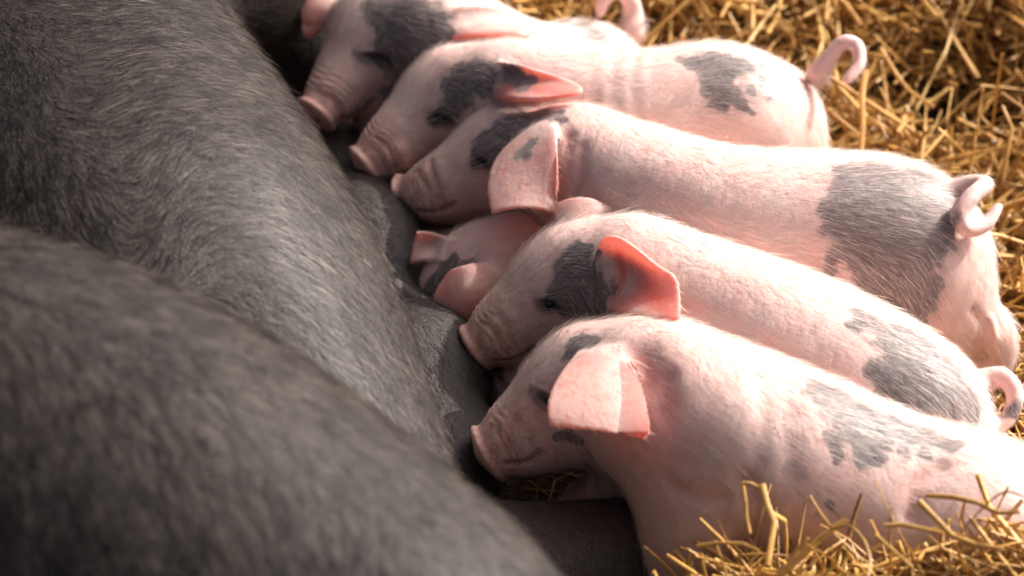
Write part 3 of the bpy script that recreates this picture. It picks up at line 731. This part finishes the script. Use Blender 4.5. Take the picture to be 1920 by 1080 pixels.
def straw_geo(base, dirs, length, width, tone, kink, segs=5, droop=0.0):
    """flattened hollow stalks with kinks; arrays in, one vertex and quad array out"""
    n = len(base); P = np.zeros((n, segs + 1, 3)); P[:, 0] = base; d = dirs.copy(); Ds = np.zeros((n, segs + 1, 3))
    for s in range(segs):
        Ds[:, s] = d
        P[:, s + 1] = P[:, s] + d * (length / segs)[:, None]
        k = (rng.random(n) < .30)[:, None] * kink * 3.2 + kink * .4
        d = d + rng.normal(0, 1, (n, 3)) * k; d[:, 2] -= droop
        d /= np.linalg.norm(d, axis=1)[:, None]
    Ds[:, segs] = d
    ref = rng.normal(0, .6, (n, 1, 3)) + np.array([0, 0, 1.0])
    A = np.cross(Ds, ref); A /= np.maximum(np.linalg.norm(A, axis=2), 1e-6)[..., None]
    Bv = np.cross(Ds, A)
    wd = width[:, None, None] * (1 - .25 * np.linspace(0, 1, segs + 1))[None, :, None] * rng.uniform(.75, 1.2, (n, segs + 1, 1))
    ring = np.stack([P + A * wd * .5, P + Bv * wd * .22, P - A * wd * .5, P - Bv * wd * .22], 2)     # n, segs+1, 4, 3
    V = ring.reshape(-1, 3)
    b = (np.arange(n) * (segs + 1) * 4)[:, None, None] + (np.arange(segs) * 4)[None, :, None]
    c = np.arange(4)[None, None, :]; c2 = (c + 1) % 4
    Q = np.stack([b + c, b + c2, b + 4 + c2, b + 4 + c], -1).reshape(-1, 4)
    return V, Q, np.repeat(tone, (segs + 1) * 4), np.tile([1., 0, -1, 0], n * (segs + 1)), np.tile(np.repeat(np.arange(segs + 1.), 4), n)
def scatter(n, xr, yr, lo, hi, tilt, ln, wd, tone, kink):
    x = rng.uniform(*xr, n); y = rng.uniform(*yr, n)
    keep = ~((x < .05) & (y > .1) & (y < .33)) & ~((((x - .41) / .075) ** 2 + ((y - .41) / .055) ** 2 < 1) & (rng.random(n) < .75)); x, y = x[keep], y[keep]; n = len(x)
    a = rng.uniform(0, 2 * np.pi, n); e = rng.normal(0, tilt, n)
    d = np.stack([np.cos(a) * np.cos(e), np.sin(a) * np.cos(e), np.abs(np.sin(e)) - .12], 1); d /= np.linalg.norm(d, axis=1)[:, None]
    L = rng.uniform(*ln, n)
    z = hgt(x, y) + rng.uniform(lo, hi, n)
    base = np.stack([x, y, z], 1) - d * (L * .5)[:, None] * np.array([1, 1, .6])
    return straw_geo(base, d, L, rng.uniform(*wd, n), np.clip(rng.normal(*tone, n), 0, 1), kink)
parts = [scatter(700, (.36, .85), (.10, .5), .0, .035, .5, (.08, .20), (.0035, .007), (.66, .2), .10),
         scatter(900, (-.25, .9), (.5, 1.1), .0, .035, .5, (.10, .24), (.004, .008), (.66, .2), .10),
         scatter(1500, (-.3, .9), (.12, 1.1), .004, .036, .45, (.03, .09), (.006, .011), (.75, .22), .22),
         scatter(450, (-.2, .9), (.45, 1.1), .012, .045, .35, (.18, .36), (.004, .007), (.75, .2), .07),
         scatter(220, (.10, .52), (-.40, -.31), .0, .02, .5, (.05, .12), (.0016, .0036), (.6, .2), .20),
         scatter(3000, (.03, .55), (-.46, -.27), -.004, .014, .38, (.03, .12), (.0022, .0056), (.66, .2), .16),
         scatter(7000, (-.35, .85), (.12, 1.05), .0, .034, .5, (.012, .035), (.002, .005), (.72, .25), .05),
         scatter(15000, (-.35, .85), (.12, 1.05), -.004, .028, .38, (.04, .15), (.0022, .0056), (.62, .22), .11),
         scatter(5000, (.28, .75), (-.45, .25), -.004, .020, .30, (.04, .13), (.0022, .005), (.55, .22), .11),
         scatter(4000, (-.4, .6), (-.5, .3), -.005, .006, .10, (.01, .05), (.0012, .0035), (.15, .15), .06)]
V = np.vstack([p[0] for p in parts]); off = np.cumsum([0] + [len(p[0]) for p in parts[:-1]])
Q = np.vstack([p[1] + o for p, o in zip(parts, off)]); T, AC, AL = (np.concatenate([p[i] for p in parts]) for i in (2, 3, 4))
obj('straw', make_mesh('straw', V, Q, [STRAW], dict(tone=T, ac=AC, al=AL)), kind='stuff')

# single stalks one can tell apart
def stalk(pts, width, tone, label):
    P = np.array(pts); Dd = np.gradient(P, axis=0); Dd /= np.linalg.norm(Dd, axis=1)[:, None]
    A = np.cross(Dd, -FWD); A /= np.linalg.norm(A, axis=1)[:, None]; B = np.cross(Dd, A)
    k = len(P); wd = .78 * width * np.linspace(1, .8, k)[:, None] * rng.uniform(.8, 1.2, (k, 1))
    ang = np.linspace(0, 2 * np.pi, 8, endpoint=False)
    ring = P[:, None] + (A * wd * .5)[:, None] * np.cos(ang)[None, :, None] + (B * wd * .18)[:, None] * np.sin(ang)[None, :, None]
    V = ring.reshape(-1, 3); c = np.arange(8); b = np.arange(k - 1)[:, None] * 8
    Q = np.stack([b + c, b + (c + 1) % 8, b + 8 + (c + 1) % 8, b + 8 + c], -1).reshape(-1, 4)
    obj('straw_stalk', make_mesh('straw_stalk', V, Q, [STRAW], dict(tone=np.full(len(V), tone), ac=np.tile(np.cos(ang), k), al=np.repeat(np.arange(k) * 1.0, 8))), label=label, category='straw', group='single straw stalks')
for pts, t0, t1, wd, tone, label in [
    ([(1428, 908), (1438, 945), (1452, 978), (1446, 1015), (1440, 1060)], 1.445, 1.42, .0066, .55, 'thick bent straw stalk standing against the nearest piglet behind its foreleg'),
    ([(1392, 904), (1398, 940), (1400, 970), (1406, 1000)], 1.45, 1.44, .0036, .6, 'thin straight straw stalk just left of the thick bent one'),
    ([(1392, 906), (1410, 908), (1432, 918)], 1.449, 1.444, .0032, .95, 'short pale straw lying across the tops of two upright stalks'),
    ([(1518, 930), (1540, 965), (1562, 990), (1590, 985), (1618, 1010), (1632, 1050), (1628, 1080)], 1.45, 1.40, .0026, .45, 'thin kinked straw wisp below the small dark belly spots of the nearest piglet'),
    ([(1658, 986), (1690, 984), (1722, 990), (1770, 1000)], 1.43, 1.42, .0042, .8, 'short pale straw lying level in front of the nearest piglet'),
    ([(1735, 929), (1785, 932), (1830, 942), (1870, 962), (1912, 960)], 1.425, 1.40, .0042, .6, 'long arched straw over the thigh of the nearest piglet'),
    ([(1722, 940), (1752, 970), (1785, 1005), (1830, 1022), (1880, 1030)], 1.42, 1.40, .0052, .62, 'straw sloping down from the thigh crease into the heap'),
    ([(1478, 1052), (1496, 1030), (1516, 1008)], 1.42, 1.41, .0042, .95, 'short pale straw tilted up out of the heap'),
    ([(1308, 1024), (1350, 1018), (1392, 1020), (1424, 1034)], 1.44, 1.42, .0034, .7, 'straw lying across the foreleg of the nearest piglet'),
    ([(1800, 1000), (1840, 955), (1885, 922), (1930, 935)], 1.41, 1.40, .0018, .2, 'hair-thin brown straw curving up at the frame edge by the nearest piglet'),
    ([(1640, 1002), (1672, 1030), (1712, 1066)], 1.42, 1.40, .0032, .6, 'thin straw running down the slope of the heap'),
    ([(1622, 130), (1616, 180), (1618, 230), (1614, 300)], 2.02, 1.99, .0075, .6, 'broad upright straw stalk just behind the rump with the red curly tail'),
    ([(1775, 245), (1735, 290), (1700, 335)], 2.0, 1.97, .0035, .75, 'slanting straw stalk over the dark hollow in the straw bank'),
    ([(1650, 90), (1700, 165), (1752, 200)], 2.08, 2.05, .0050, .7, 'bent straw stalk leaning right above the dark hollow in the straw bank'),
]:
    m = len(pts); q = [D(a, b, t0 + (t1 - t0) * i / (m - 1)) for i, (a, b) in enumerate(pts)]
    stalk(catmull(q, 3) if wd < .003 or m == 3 else np.array(q), wd, tone, label)
